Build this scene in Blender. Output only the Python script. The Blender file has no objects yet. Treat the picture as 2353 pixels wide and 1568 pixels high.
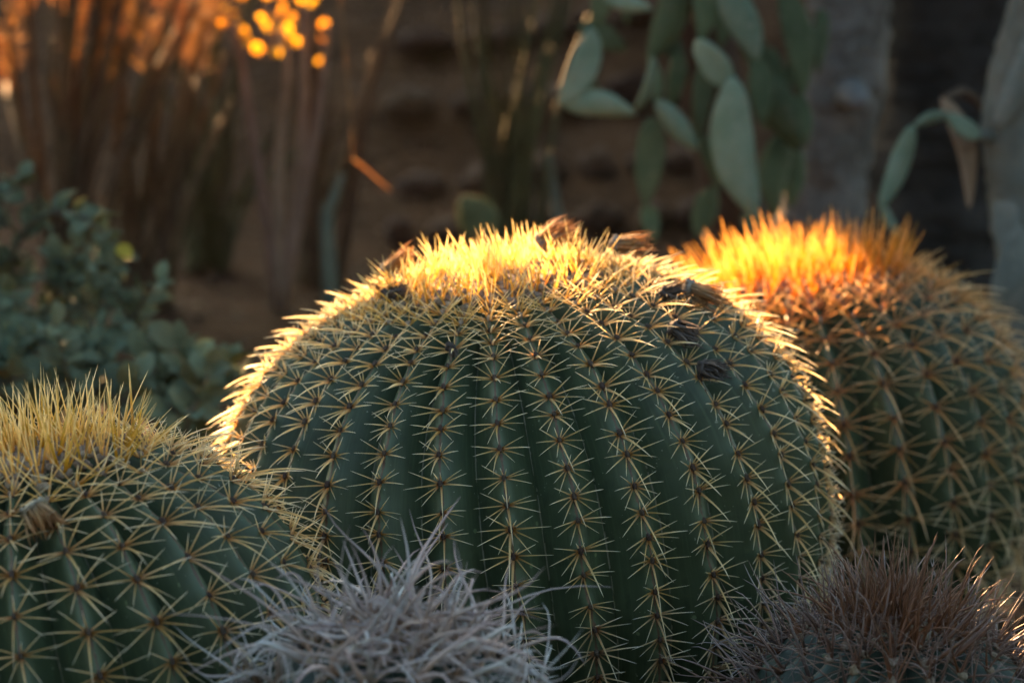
import bpy, math, random
import numpy as np
from mathutils import Vector, Matrix, Quaternion, noise

R = math.radians
scene = bpy.context.scene
C = scene.collection

# ------------------------------------------------------------------ camera
CAM = Vector((0.0, 0.0, 1.09)); PITCH = R(12.0); FOCAL = 85.0
cam_d = bpy.data.cameras.new('camera'); cam_d.lens = FOCAL; cam_d.sensor_width = 36.0
cam_d.clip_start = 0.05; cam_d.clip_end = 400.0
cam = bpy.data.objects.new('camera', cam_d); C.objects.link(cam)
cam.location = CAM; cam.rotation_euler = (R(90) - PITCH, 0, 0)
cam_d.dof.use_dof = True; cam_d.dof.focus_distance = 2.43; cam_d.dof.aperture_fstop = 3.5
cam_d.dof.aperture_blades = 0
scene.camera = cam

# ------------------------------------------------------------------ sky and sun
SUN_AZ, SUN_EL = R(20.0), R(18.0)          # left of the view direction, low
SKY_STRENGTH, SUN_STRENGTH, EXPOSURE = 0.05, 5.0, 4.05
world = bpy.data.worlds.new('World'); scene.world = world; world.use_nodes = True
wn = world.node_tree.nodes
sky = wn.new('ShaderNodeTexSky'); sky.sky_type = 'NISHITA'; sky.sun_disc = False
sky.air_density = 0.8; sky.dust_density = 3.0; sky.ozone_density = 0.15; sky.sun_elevation = SUN_EL; sky.sun_rotation = -SUN_AZ
tint = wn.new('ShaderNodeMix'); tint.data_type = 'RGBA'; tint.blend_type = 'MULTIPLY'; tint.inputs[0].default_value = 1.0
tint.inputs[7].default_value = (.97, 1.03, .94, 1)
world.node_tree.links.new(sky.outputs[0], tint.inputs[6]); world.node_tree.links.new(tint.outputs[2], wn['Background'].inputs[0])
wn['Background'].inputs[1].default_value = SKY_STRENGTH
sun_vec = Vector((-math.sin(SUN_AZ) * math.cos(SUN_EL), math.cos(SUN_AZ) * math.cos(SUN_EL), math.sin(SUN_EL)))
sun_d = bpy.data.lights.new('sun', 'SUN'); sun_d.energy = SUN_STRENGTH; sun_d.angle = R(0.53)
sun_d.color = (1.0, 0.56, 0.25)
sun = bpy.data.objects.new('sun', sun_d); C.objects.link(sun)
sun.rotation_euler = sun_vec.to_track_quat('Z', 'Y').to_euler()
scene.view_settings.view_transform = 'Standard'; scene.view_settings.look = 'None'
scene.view_settings.exposure = EXPOSURE; scene.view_settings.gamma = 1.0
scene.cycles.use_denoising = True
scene.cycles.max_bounces = 8; scene.cycles.transparent_max_bounces = 8

# ------------------------------------------------------------------ helpers
K = 36.0 / FOCAL / 2352.0
def at(px, py, Y):
    """photo position (2352 px wide) -> point at ground distance Y"""
    a = -PITCH - math.atan((py - 784) * K)
    # ray in camera frame
    dx, dz = (px - 1176) * K, -(py - 784) * K
    f = Vector((0, math.cos(PITCH), -math.sin(PITCH))); u = Vector((0, math.sin(PITCH), math.cos(PITCH)))
    d = f + u * dz + Vector((dx, 0, 0))
    return CAM + d * (Y / d.y)
def proj(p):
    v = p - CAM
    f = Vector((0, math.cos(PITCH), -math.sin(PITCH))); u = Vector((0, math.sin(PITCH), math.cos(PITCH)))
    w = v.dot(f)
    return 1176 + v.x / w / K, 784 - v.dot(u) / w / K, w
def px2m(n, Y): return n * K * Y * 1.01
def smooth(x, a, b):
    t = min(1, max(0, (x - a) / (b - a))); return t * t * (3 - 2 * t)
def jit(rng, a): return rng.uniform(-a, a)

def tag(o, label=None, cat=None, group=None, kind=None):
    for k, v in (('label', label), ('category', cat), ('group', group), ('kind', kind)):
        if v: o[k] = v
    return o
def empty(name, loc=(0, 0, 0), rot=None):
    o = bpy.data.objects.new(name, None); C.objects.link(o); o.location = loc
    o.empty_display_size = 0.02
    if rot is not None: o.rotation_mode = 'QUATERNION'; o.rotation_quaternion = rot
    return o
def link(name, me, parent=None, mat=None):
    o = bpy.data.objects.new(name, me); C.objects.link(o)
    if parent is not None: o.parent = parent
    if mat is not None: o.matrix_local = mat
    return o

class MB:
    """mesh collector: verts, faces, per-vertex attributes t / rnd / age, face materials"""
    def __init__(s): s.v = []; s.f = []; s.t = []; s.r = []; s.a = []; s.m = []; s.uv = None
    def tube(s, pts, radii, sides=4, flat=1.0, rnd=0.0, age=0.0, mat=0, up=None, cap=True, t0=0.0, t1=1.0, spin=0.0):
        base = len(s.v); n = len(pts)
        pts = [Vector(p) for p in pts]
        ref = None
        for i, p in enumerate(pts):
            d = (pts[min(i + 1, n - 1)] - pts[max(i - 1, 0)])
            if d.length < 1e-9: d = Vector((0, 0, 1))
            d.normalize()
            if ref is None:
                ref = Vector(up) if up is not None else (Vector((0, 0, 1)) if abs(d.z) < .9 else Vector((1, 0, 0)))
            x = ref - d * ref.dot(d)
            if x.length < 1e-6: x = d.orthogonal()
            x.normalize(); ref = x; y = d.cross(x)
            for k in range(sides):
                a = 2 * math.pi * k / sides + spin
                s.v.append(tuple(p + x * (math.cos(a) * radii[i] * flat) + y * (math.sin(a) * radii[i])))
                s.t.append(t0 + (t1 - t0) * i / (n - 1)); s.r.append(rnd); s.a.append(age)
        for i in range(n - 1):
            for k in range(sides):
                a0 = base + i * sides + k; a1 = base + i * sides + (k + 1) % sides
                s.f.append((a0, a1, a1 + sides, a0 + sides)); s.m.append(mat)
        if cap:
            s.f.append(tuple(base + (n - 1) * sides + k for k in range(sides))); s.m.append(mat)
            s.f.append(tuple(base + k for k in reversed(range(sides)))); s.m.append(mat)
    def blob(s, c, rad, seg=8, rings=5, rnd=0.0, age=0.0, mat=0, nz=0.25, seed=0, t=0.0):
        base = len(s.v); c = Vector(c)
        for i in range(rings + 1):
            th = math.pi * i / rings
            for k in range(seg):
                ph = 2 * math.pi * k / seg
                d = Vector((math.sin(th) * math.cos(ph), math.sin(th) * math.sin(ph), math.cos(th)))
                f = 1 + nz * noise.noise(d * 2.3 + Vector((seed * 7.1, seed * 3.3, seed)))
                s.v.append((c.x + d.x * rad[0] * f, c.y + d.y * rad[1] * f, c.z + d.z * rad[2] * f))
                s.t.append(t); s.r.append(rnd); s.a.append(age)
        for i in range(rings):
            for k in range(seg):
                a0 = base + i * seg + k; a1 = base + i * seg + (k + 1) % seg
                s.f.append((a0, a0 + seg, a1 + seg, a1)); s.m.append(mat)
    def add(s, o, M=None):
        base = len(s.v)
        if M is None: s.v += o.v
        else: s.v += [tuple(M @ Vector(v)) for v in o.v]
        s.f += [tuple(i + base for i in f) for f in o.f]
        s.t += o.t; s.r += o.r; s.a += o.a; s.m += o.m
    def mesh(s, name, mats, smooth_=True):
        me = bpy.data.meshes.new(name); me.from_pydata(s.v, [], s.f)
        for nm, arr in (('t', s.t), ('rnd', s.r), ('age', s.a)):
            at_ = me.attributes.new(nm, 'FLOAT', 'POINT'); at_.data.foreach_set('value', arr)
        for m in mats: me.materials.append(m)
        if len(mats) > 1: me.polygons.foreach_set('material_index', s.m)
        if smooth_: me.polygons.foreach_set('use_smooth', [True] * len(me.polygons))
        me.update(); return me
    def obj(s, name, mats, parent=None, smooth_=True):
        return link(name, s.mesh(name, mats if isinstance(mats, (list, tuple)) else [mats], smooth_), parent)

# ------------------------------------------------------------------ materials
class NT:
    def __init__(s, name):
        s.m = bpy.data.materials.new(name); s.m.use_nodes = True
        s.n = s.m.node_tree.nodes; s.l = s.m.node_tree.links; s.n.clear()
        s.out = s.n.new('ShaderNodeOutputMaterial')
    def new(s, t, **kw):
        n = s.n.new('ShaderNode' + t)
        for k, v in kw.items():
            if k in n.inputs: s.put(n.inputs[k], v)
            else: setattr(n, k, v)
        return n
    def put(s, inp, v):
        if isinstance(v, bpy.types.NodeSocket): s.l.new(v, inp)
        elif isinstance(v, tuple) and len(v) == 3 and inp.type == 'RGBA': inp.default_value = (*v, 1)
        else: inp.default_value = v
    def attr(s, name): return s.new('Attribute', attribute_name=name).outputs['Fac']
    def ramp(s, fac, stops):
        r = s.new('ValToRGB'); e = r.color_ramp.elements
        while len(e) < len(stops): e.new(0.5)
        for i, (p, c) in enumerate(stops):
            e[i].position = p; e[i].color = (*c, 1) if len(c) == 3 else c
        s.l.new(fac, r.inputs[0]); return r.outputs[0]
    def mix(s, f, a, b):
        n = s.n.new('ShaderNodeMix'); n.data_type = 'RGBA'
        s.put(n.inputs[0], f); s.put(n.inputs[6], a); s.put(n.inputs[7], b); return n.outputs[2]
    def math(s, op, a, b=0.5, c=None):
        n = s.n.new('ShaderNodeMath'); n.operation = op; s.put(n.inputs[0], a); s.put(n.inputs[1], b)
        if c is not None: s.put(n.inputs[2], c)
        return n.outputs[0]
    def noise(s, scale, detail=3, vec=None, rough=.55):
        n = s.new('TexNoise'); n.inputs['Scale'].default_value = scale; n.inputs['Detail'].default_value = detail
        n.inputs['Roughness'].default_value = rough
        if vec is not None: s.l.new(vec, n.inputs['Vector'])
        return n.outputs['Fac']
    def coord(s, what='Object'): return s.new('TexCoord').outputs[what]
    def bump(s, h, strength, dist):
        n = s.new('Bump'); n.inputs['Strength'].default_value = strength; n.inputs['Distance'].default_value = dist
        s.l.new(h, n.inputs['Height']); return n.outputs[0]
    def bsdf(s, col, rough=.6, normal=None, spec=.4, coat=0.0):
        p = s.new('BsdfPrincipled'); s.put(p.inputs['Base Color'], col); s.put(p.inputs['Roughness'], rough)
        p.inputs['Specular IOR Level'].default_value = spec
        if coat: p.inputs['Coat Weight'].default_value = coat; p.inputs['Coat Roughness'].default_value = .35
        if normal is not None: s.l.new(normal, p.inputs['Normal'])
        return p.outputs[0]
    def thin(s, shader, col, amount):
        t = s.new('BsdfTranslucent'); s.put(t.inputs['Color'], col)
        m = s.new('MixShader'); m.inputs[0].default_value = amount
        s.l.new(shader, m.inputs[1]); s.l.new(t.outputs[0], m.inputs[2]); return m.outputs[0]
    def done(s, shader): s.l.new(shader, s.out.inputs['Surface']); return s.m

def mat_skin(name, dark, light, cork=(.075, .048, .028), corkw=.038):
    n = NT(name)
    uv = n.coord('UV'); sep = n.new('SeparateXYZ'); n.l.new(uv, sep.inputs[0])
    u = n.math('ABSOLUTE', n.math('MULTIPLY_ADD', sep.outputs[0], 2.0, -1.0))          # 0 crest .. 1 valley
    oc = n.coord('Object')
    big = n.noise(9, 4, oc); fine = n.noise(60, 5, oc); spk = n.noise(210, 2, oc)
    col = n.mix(n.ramp(big, [(.35, (0, 0, 0)), (.68, (1, 1, 1))]), dark, light)
    col = n.mix(n.ramp(u, [(.03, (.8, .8, .8)), (.3, (0, 0, 0))]), col, tuple(c * 1.5 + .010 for c in light))  # paler crest: sky light from above painted into the colour
    col = n.mix(n.ramp(fine, [(.55, (0, 0, 0)), (.75, (.5, .5, .5))]), col, tuple(c * .55 for c in dark))
    # vertical growth streaks
    st = n.new('Mapping'); n.l.new(uv, st.inputs[0]); st.inputs['Scale'].default_value = (9, 3, 1)
    col = n.mix(n.ramp(n.noise(3, 4, st.outputs[0]), [(.5, (0, 0, 0)), (.72, (.45, .45, .45))]), col, tuple(min(1, c * 1.6) for c in light))
    # pale specks and small scars
    col = n.mix(n.ramp(spk, [(.715, (0, 0, 0)), (.75, (.7, .7, .7))]), col, (.32, .34, .25))
    vor = n.new('TexVoronoi'); vor.inputs['Scale'].default_value = 48; n.l.new(oc, vor.inputs['Vector'])
    sc = n.math('MULTIPLY', n.math('LESS_THAN', vor.outputs['Distance'], .13), n.math('GREATER_THAN', big, .52))
    col = n.mix(n.math('MULTIPLY', sc, .5), col, (.20, .26, .13))
    # cracked pale line in the groove
    gr = n.math('MULTIPLY', n.math('GREATER_THAN', n.math('ADD', u, n.math('MULTIPLY', n.noise(130, 2, oc), .035)), .992), n.math('GREATER_THAN', n.noise(26, 3, oc), .47))
    col = n.mix(n.math('MULTIPLY', gr, .55), col, (.30, .28, .21))
    # corky seam joining the areoles
    seam = n.math('LESS_THAN', n.math('ADD', u, n.math('MULTIPLY', n.math('SUBTRACT', n.noise(120, 3, oc), .5), .16)), corkw)
    corkc = n.mix(n.noise(170, 4, oc), tuple(c * .35 for c in cork), tuple(c * 2.1 for c in cork))
    col = n.mix(seam, col, corkc)
    h = n.math('ADD', n.math('MULTIPLY', fine, .3), n.math('MULTIPLY', seam, n.noise(150, 3, oc)))
    return n.done(n.bsdf(col, n.math('MULTIPLY_ADD', fine, .25, .36), n.bump(h, .35, .002), .35))

def mat_spine(name, young, old, trans=.5, rough=.42):
    """young / old: three colours base, middle, tip"""
    n = NT(name); t = n.attr('t'); a = n.attr('age'); r = n.attr('rnd')
    def grad(c): return n.ramp(t, [(0.0, c[0]), (.16, tuple(.5 * x + .5 * y for x, y in zip(c[0], c[1]))), (.5, c[1]), (.93, c[2]), (1.0, tuple(x * .5 for x in c[1]))])
    col = n.mix(a, grad(young), grad(old))
    hs = n.new('HueSaturation'); n.l.new(col, hs.inputs['Color'])
    n.l.new(n.math('MULTIPLY_ADD', r, .55, .70), hs.inputs['Value']); n.l.new(n.math('MULTIPLY_ADD', r, -.2, 1.1), hs.inputs['Saturation'])
    ring = n.noise(420, 2, n.coord('Object'))
    col = n.mix(n.ramp(ring, [(.5, (0, 0, 0)), (.8, (.18, .18, .18))]), hs.outputs[0], (.25, .13, .05))
    gm = n.new('Gamma'); n.l.new(col, gm.inputs[0]); gm.inputs[1].default_value = .52     # light crosses two walls of a spine
    return n.done(n.thin(n.bsdf(col, rough, None, .4), gm.outputs[0], trans))

def mat_simple(name, c1, c2, scale=20, rough=.7, trans=0, bump=.3, dist=.003, detail=4, spec=.3, c3=None):
    n = NT(name); oc = n.coord('Object'); f = n.noise(scale, detail, oc)
    col = n.mix(n.ramp(f, [(.3, (0, 0, 0)), (.7, (1, 1, 1))]), c1, c2)
    if c3: col = n.mix(n.ramp(n.noise(scale * 4.1, 4, oc), [(.55, (0, 0, 0)), (.72, (1, 1, 1))]), col, c3)
    oi = n.new('ObjectInfo'); hs = n.new('HueSaturation'); n.l.new(col, hs.inputs['Color'])
    n.l.new(n.math('MULTIPLY_ADD', oi.outputs['Random'], .4, .8), hs.inputs['Value'])
    n.l.new(n.math('MULTIPLY_ADD', oi.outputs['Random'], .03, .485), hs.inputs['Hue'])
    col = hs.outputs[0]
    sh = n.bsdf(col, rough, n.bump(n.noise(scale * 3, 4, oc), bump, dist), spec)
    if trans: sh = n.thin(sh, col, trans)
    return n.done(sh)

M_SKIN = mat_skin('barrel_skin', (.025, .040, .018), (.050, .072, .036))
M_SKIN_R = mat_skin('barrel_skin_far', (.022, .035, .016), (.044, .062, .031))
M_SKIN_G = mat_skin('grey_green_skin', (.022, .034, .022), (.045, .062, .044))
M_SPINE = mat_spine('golden_spine', trans=.78, rough=.32, young=((.55, .20, .02), (.84, .57, .14), (.90, .80, .45)), old=((.26, .08, .02), (.86, .69, .40), (.95, .92, .80)))
M_SPINE_O = mat_spine('orange_spine', trans=.75, rough=.34, young=((.46, .10, .006), (.72, .28, .025), (.84, .50, .13)), old=((.22, .075, .02), (.78, .60, .32), (.92, .86, .66)))
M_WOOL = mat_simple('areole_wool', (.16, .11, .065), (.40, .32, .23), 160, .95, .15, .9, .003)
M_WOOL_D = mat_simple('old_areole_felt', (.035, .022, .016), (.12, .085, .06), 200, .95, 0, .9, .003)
M_GREY = mat_spine('grey_curly_spine', ((.36, .19, .08), (.44, .37, .34), (.42, .31, .31)), ((.13, .075, .045), (.48, .50, .48), (.62, .66, .64)), .25, .55)
M_RUST = mat_spine('rust_spine', ((.24, .085, .025), (.20, .095, .05), (.24, .14, .09)), ((.07, .04, .032), (.17, .135, .125), (.34, .31, .30)), .2, .5)
M_DRYFL = mat_spine('dry_flower', ((.30, .23, .14), (.46, .27, .12), (.42, .20, .075)), ((.07, .06, .055), (.09, .075, .065), (.16, .14, .125)), .35, .8)
M_FLBASE = mat_simple('dry_flower_base', (.13, .11, .08), (.38, .34, .26), 180, .95, 0, .8, .002)

# ------------------------------------------------------------------ spine clusters
def spine(mb, rng, az, el, L, w, curve, age, flat=1.0, wav=0.0, seg=5, p0=.0025, hook=0.0, sides=4, zsink=-.002, free=False):
    """az from 'up the rib', el above the skin; bends down the rib and towards the skin"""
    d = Vector((math.sin(az) * math.cos(el), math.cos(az) * math.cos(el), math.sin(el)))
    o = Vector((math.sin(az) * p0, math.cos(az) * p0, zsink))
    bend = Vector((jit(rng, 1), jit(rng, 1) - .2, jit(rng, .8) - .3)) if free else Vector((jit(rng, .25), -.75, -.55))
    wv = Vector((jit(rng, 1), jit(rng, 1), jit(rng, 1))); ph = rng.uniform(0, 6)
    pts, rad = [], []
    for k in range(seg + 1):
        t = k / seg
        p = o + d * (L * t) + bend * (L * curve * t * t)
        if wav: p += wv * (L * wav * math.sin(ph + t * 5.0) * t)
        if hook: p += Vector((0, -.6, -.9)) * (L * hook * t ** 5)
        pts.append(p); rad.append(w * (1.1 - .1 * min(1, t * 4)) * (1 - t) ** .85 + .00016)
    mb.tube(pts, rad, sides, flat, rng.random(), age, 0, cap=False, spin=rng.uniform(0, 1.5))

def cluster_gold(rng, zone, L, age, w=.00115):
    mb = MB()
    if zone == 'crown':
        for i in range(rng.randint(3, 5)):
            spine(mb, rng, rng.uniform(0, 6.28), R(rng.uniform(48, 86)), L * rng.uniform(.65, 1.6), w * rng.uniform(1.0, 1.35), rng.uniform(-.05, .08), age)
        pad = (.0085, .0085, .0050)
    elif zone == 'shoulder':
        for a in (-98, -68, -32, 36, 72, 102):
            spine(mb, rng, R(a + jit(rng, 10)), R(rng.uniform(22, 44)), L * rng.uniform(.85, 1.2), w, rng.uniform(.0, .12), age)
        spine(mb, rng, R(180 + jit(rng, 20)), R(60), L * 1.15, w * 1.15, .18, age)
        for a in (-140, 140):
            spine(mb, rng, R(a + jit(rng, 12)), R(28), L * rng.uniform(.5, .75), w * .8, .08, age)
        pad = (.0036, .0052, .003)
    else:
        low = zone == 'low'
        for a in (-62, 60):
            if rng.random() < .92: spine(mb, rng, R(a + jit(rng, 9)), R(rng.uniform(28, 42)), L * rng.uniform(.72, 1.0), w * .92, rng.uniform(.0, .08), age)
        for a in (-88, 86):
            spine(mb, rng, R(a + jit(rng, 8)), R(rng.uniform(18, 34)), L * rng.uniform(.92, 1.2), w, rng.uniform(.02, .12), age)
        for a in (-112, 110):
            spine(mb, rng, R(a + jit(rng, 10)), R(rng.uniform(16, 30)), L * rng.uniform(.7, 1.1), w * .95, rng.uniform(.02, .1), age)
        for a in (-146, 142):
            if rng.random() < .9: spine(mb, rng, R(a + jit(rng, 9)), R(rng.uniform(14, 28)), L * rng.uniform(.6, .95), w * .8, .05, age)
        spine(mb, rng, R(180 + jit(rng, 14)), R(rng.uniform(44, 62)), L * rng.uniform(1.15, 1.55), w * 1.45, rng.uniform(.3, .5) if low else rng.uniform(.22, .4), age, 1.15)
        for a in (-22, 24):
            if rng.random() < .5: spine(mb, rng, R(a + jit(rng, 12)), R(rng.uniform(45, 62)), L * rng.uniform(.4, .6), w * .85, .04, age)
        pad = (.0026, .0045, .0026)
    mb.blob((0, 0, -.0005), pad, 8, 5, rng.random(), age, 1, .5, rng.random() * 50)
    return mb

def cluster_grey(rng, zone, L, age, w=.0013):
    mb = MB()
    for i in range(3):                                  # broad wavy centrals
        spine(mb, rng, rng.uniform(0, 6.28), R(rng.uniform(20, 82)), L * rng.uniform(.7, 1.6), w * rng.uniform(.8, 1.15), rng.uniform(.1, .95), min(1, max(0, age + jit(rng, .6))), 1.9, rng.uniform(.06, .2), 10, hook=rng.uniform(-.3, .5), free=True)
    for i in range(4):                                  # curly radials
        spine(mb, rng, R(i * 90 + jit(rng, 30)), R(rng.uniform(5, 45)), L * rng.uniform(.6, 1.3), w * .6, rng.uniform(.1, 1.0), min(1, max(0, age + jit(rng, .4))), 1.5, rng.uniform(.1, .28), 9, free=True)
    mb.blob((0, 0, 0), (.006, .007, .004), 8, 5, rng.random(), age, 1, .5, rng.random() * 50)
    return mb

def cluster_rust(rng, zone, L, age, w=.0010):
    mb = MB()
    for i in range(5 if zone == 'crown' else 4):
        spine(mb, rng, rng.uniform(0, 6.28), R(rng.uniform(45, 85)), L * rng.uniform(.9, 1.6), w * rng.uniform(.8, 1.15), rng.uniform(-.2, .4), age if zone == 'crown' else min(1, max(0, age + .2 + jit(rng, .4))), 1.5, rng.uniform(0, .05), 6, hook=rng.uniform(-.1, .2))
    for i in range(6):
        spine(mb, rng, R(i * 60 + jit(rng, 18)), R(rng.uniform(8, 40)), L * rng.uniform(.7, 1.15), w * .55, rng.uniform(-.05, .35), min(1, age + rng.uniform(0, .5)), 1.0, rng.uniform(.02, .12), 6, sides=3)
    mb.blob((0, 0, 0), (.005, .006, .004), 8, 5, rng.random(), age, 1, .5, rng.random() * 50)
    return mb

# ------------------------------------------------------------------ barrel cactus
class Barrel:
    def __init__(s, name, label, group, center, Rr, Hu, zc, p, N, lean, spin, seed, L, cluster, skin, spine_mat, pitch=.026, groove=.095, wscale=1.0, nvar=4, crown_r=.42, keep=300, zones=(.30, .62, 1.25), pl=2.0):
        rng = random.Random(seed); s.rng = rng
        s.R, s.Hu, s.Hl, s.p, s.N, s.D, s.pl = Rr, Hu, zc + .03, p, N, groove * Rr, pl
        rot = Quaternion((0, 1, 0), R(lean[0])) @ Quaternion((1, 0, 0), R(lean[1])) @ Quaternion((0, 0, 1), R(spin))
        base = Vector(center) + rot @ Vector((0, 0, -s.Hl))
        s.root = empty(name, base, rot); tag(s.root, label, 'cactus', group)
        s.M = Matrix.Translation(base) @ rot.to_matrix().to_4x4()
        # profile table by arc length
        A = np.linspace(0, math.pi * .94, 700); q = 2 / p; ql = 2 / pl
        e = np.where(A <= math.pi / 2, q, ql)
        rr = Rr * np.abs(np.sin(A)) ** e
        zz = np.where(A <= math.pi / 2, Hu, s.Hl) * np.sign(np.cos(A)) * np.abs(np.cos(A)) ** e + s.Hl
        rr[0] = 0
        S = np.concatenate([[0], np.cumsum(np.hypot(np.diff(rr), np.diff(zz)))])
        s.S, s.rr, s.zz, s.Ltot = S, rr, zz, S[-1]
        s.nseed = [rng.uniform(0, 99) for _ in range(5)]
        # areoles for each of five rib shapes
        s.ar = []
        for k in range(5):
            a = []; x = .010 + .006 * rng.random()
            while x < s.Ltot * .97:
                r = s.prof(x)[0]; a.append(x + jit(rng, .0035))
                x += .021 + (pitch - .021) * smooth(r / Rr, crown_r * .75, crown_r * 1.7) * rng.uniform(.88, 1.12)
            s.ar.append(a)
        ribs = []
        meshes = [s.rib_mesh(k, skin) for k in range(5)]
        prev = -1
        for i in range(N):
            k = rng.randrange(5)
            if k == prev: k = (k + 1) % 5
            prev = k
            o = link('rib', meshes[k], s.root); o.rotation_euler = (0, 0, 2 * math.pi * i / N); ribs.append((o, k, 2 * math.pi * i / N))
        s.ribs = ribs
        # cluster meshes
        var = {}
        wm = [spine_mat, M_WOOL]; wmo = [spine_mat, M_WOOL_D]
        for zi, zone in enumerate(('crown', 'shoulder', 'side', 'low')):
            for j in range(nvar + 2):
                age = (0.0, .25, .62, .95)[zi] + rng.uniform(-.1, .12)
                Lz = L * (1.05, .95, 1.0, 1.12)[zi]
                mb = cluster(rng, zone, Lz, min(1, max(0, age)), .00115 * wscale)
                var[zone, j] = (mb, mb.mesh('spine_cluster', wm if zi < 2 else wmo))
        items = []
        for o, k, ph in ribs:
            for j, sa in enumerate(s.ar[k]):
                r = s.prof(sa)[0]
                if 2 * math.pi * r / N < .012 and rng.random() < .6: continue
                M = s.frame(k, sa)
                zr = sa / (Rr * 1.25)
                zone = 'crown' if zr < zones[0] else 'shoulder' if zr < zones[1] else 'side' if zr < zones[2] else 'low'
                M = M @ Matrix.Rotation(jit(rng, .16), 4, 'Z') @ Matrix.Diagonal((*(3 * [rng.uniform(.86, 1.14)]), 1))
                W = s.M @ Matrix.Rotation(ph, 4, 'Z') @ M
                pos = W.translation; nrm = (W.to_3x3() @ Vector((0, 0, 1))).normalized()
                x, y, w = proj(pos); face = nrm.dot((CAM - pos).normalized())
                inside = -60 < x < 2412 and -60 < y < 1628
                score = (face if face > -.35 else -2) - (0 if inside else 3) - (.25 if zone == 'crown' else 0)
                items.append((score, o, M, ph, zone, rng.randrange(nvar + 2), pos))
        items.sort(key=lambda a: -a[0])
        rest = MB()
        for n, (score, o, M, ph, zone, j, pos) in enumerate(items):
            if n < keep and score > -1:
                link('spine_cluster', var[zone, j][1], o, M)
            elif pos.z > .02:
                rest.add(var[zone, j][0], Matrix.Rotation(ph, 4, 'Z') @ M)
        if rest.v:
            ro = rest.obj('spine_mass', wm, s.root); ro['kind'] = 'stuff'
        # woolly cap under the crown spines
        cap = MB(); nr, ns = 14, 72; cr = crown_r * Rr * .62
        for i in range(nr + 1):
            x = max(.0005, cr * i / nr); r, z, n1, n2 = s.prof(x)
            for q_ in range(ns):
                a = 2 * math.pi * q_ / ns; v = Vector((r * math.cos(a), r * math.sin(a), z))
                h = .0035 + .006 * noise.noise(v * 90) + .003 * noise.noise(v * 260)
                if i == nr: h = -.006
                cap.v.append((v.x + n1 * h * math.cos(a), v.y + n1 * h * math.sin(a), v.z + n2 * h)); cap.t.append(0); cap.r.append(0); cap.a.append(0)
        for i in range(nr):
            for q_ in range(ns):
                a0 = i * ns + q_; a1 = i * ns + (q_ + 1) % ns
                cap.f.append((a0, a0 + ns, a1 + ns, a1)); cap.m.append(0)
        cap.obj('crown_wool', M_WOOL, s.root)
    def prof(s, x):
        r = float(np.interp(x, s.S, s.rr)); z = float(np.interp(x, s.S, s.zz))
        d = .004
        r1 = float(np.interp(x + d, s.S, s.rr)); z1 = float(np.interp(x + d, s.S, s.zz))
        r0 = float(np.interp(max(0, x - d), s.S, s.rr)); z0 = float(np.interp(max(0, x - d), s.S, s.zz))
        if x < d: r0 = -r1
        tr, tz = r1 - r0, z1 - z0; l = math.hypot(tr, tz) or 1
        return r, z, -tz / l, tr / l
    def surf(s, u, x, k):
        r, z, n1, n2 = s.prof(x)
        half = math.pi / s.N
        sd = s.nseed[k]
        ph = u * half + half * .14 * (1 - u * u) * noise.noise(Vector((sd, x * 14, 0)))
        g = ((u * u + .02) ** .5 - .02 ** .5) / (1.02 ** .5 - .02 ** .5); g = g ** 1.12
        dep = s.D * smooth(r / s.R, .10, .6) * (1 + .18 * noise.noise(Vector((3.3, x * 5, sd))) * (1 - abs(u)))
        h = -dep * g
        b = sum(math.exp(-((x - a) / .0065) ** 2) for a in s.ar[k] if abs(x - a) < .02)
        h += (.0032 * b - .001) * math.exp(-(u / .22) ** 2)
        h += .0022 * noise.noise(Vector((u * 1.6, x * 22, sd * 1.7))) * (1 - u * u)
        r2 = max(.0005, r + n1 * h)
        return Vector((r2 * math.cos(ph), r2 * math.sin(ph), z + n2 * h))
    def frame(s, k, x):
        P = s.surf(0, x, k); r, z, n1, n2 = s.prof(x)
        Z = Vector((n1, 0, n2)).normalized(); Yv = Vector((-n2, 0, n1)).normalized(); X = Yv.cross(Z)
        M = Matrix((X, Yv, Z)).transposed().to_4x4(); M.translation = P
        return M
    def rib_mesh(s, k, skin):
        us = [-1, -.82, -.6, -.4, -.25, -.14, -.06, 0, .06, .14, .25, .4, .6, .82, 1]; nv = 120
        xs = [max(.002, s.Ltot * (i / nv)) for i in range(nv + 1)]
        v = [tuple(s.surf(u, x, k)) for x in xs for u in us]; nu = len(us); f = []
        for i in range(nv):
            for j in range(nu - 1):
                a = i * nu + j; f.append((a, a + nu, a + nu + 1, a + 1))
        me = bpy.data.meshes.new('rib'); me.from_pydata(v, [], f)
        uv = me.uv_layers.new(name='UVMap')
        co = np.empty(len(me.loops), dtype=np.int32); me.loops.foreach_get('vertex_index', co)
        data = np.empty((len(co), 2), dtype=np.float32)
        data[:, 0] = np.array(us, dtype=np.float32)[co % nu] * .5 + .5; data[:, 1] = np.array(xs, dtype=np.float32)[co // nu]
        uv.data.foreach_set('uv', data.ravel())
        me.polygons.foreach_set('use_smooth', [True] * len(f)); me.materials.append(skin); me.update()
        return me
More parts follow.
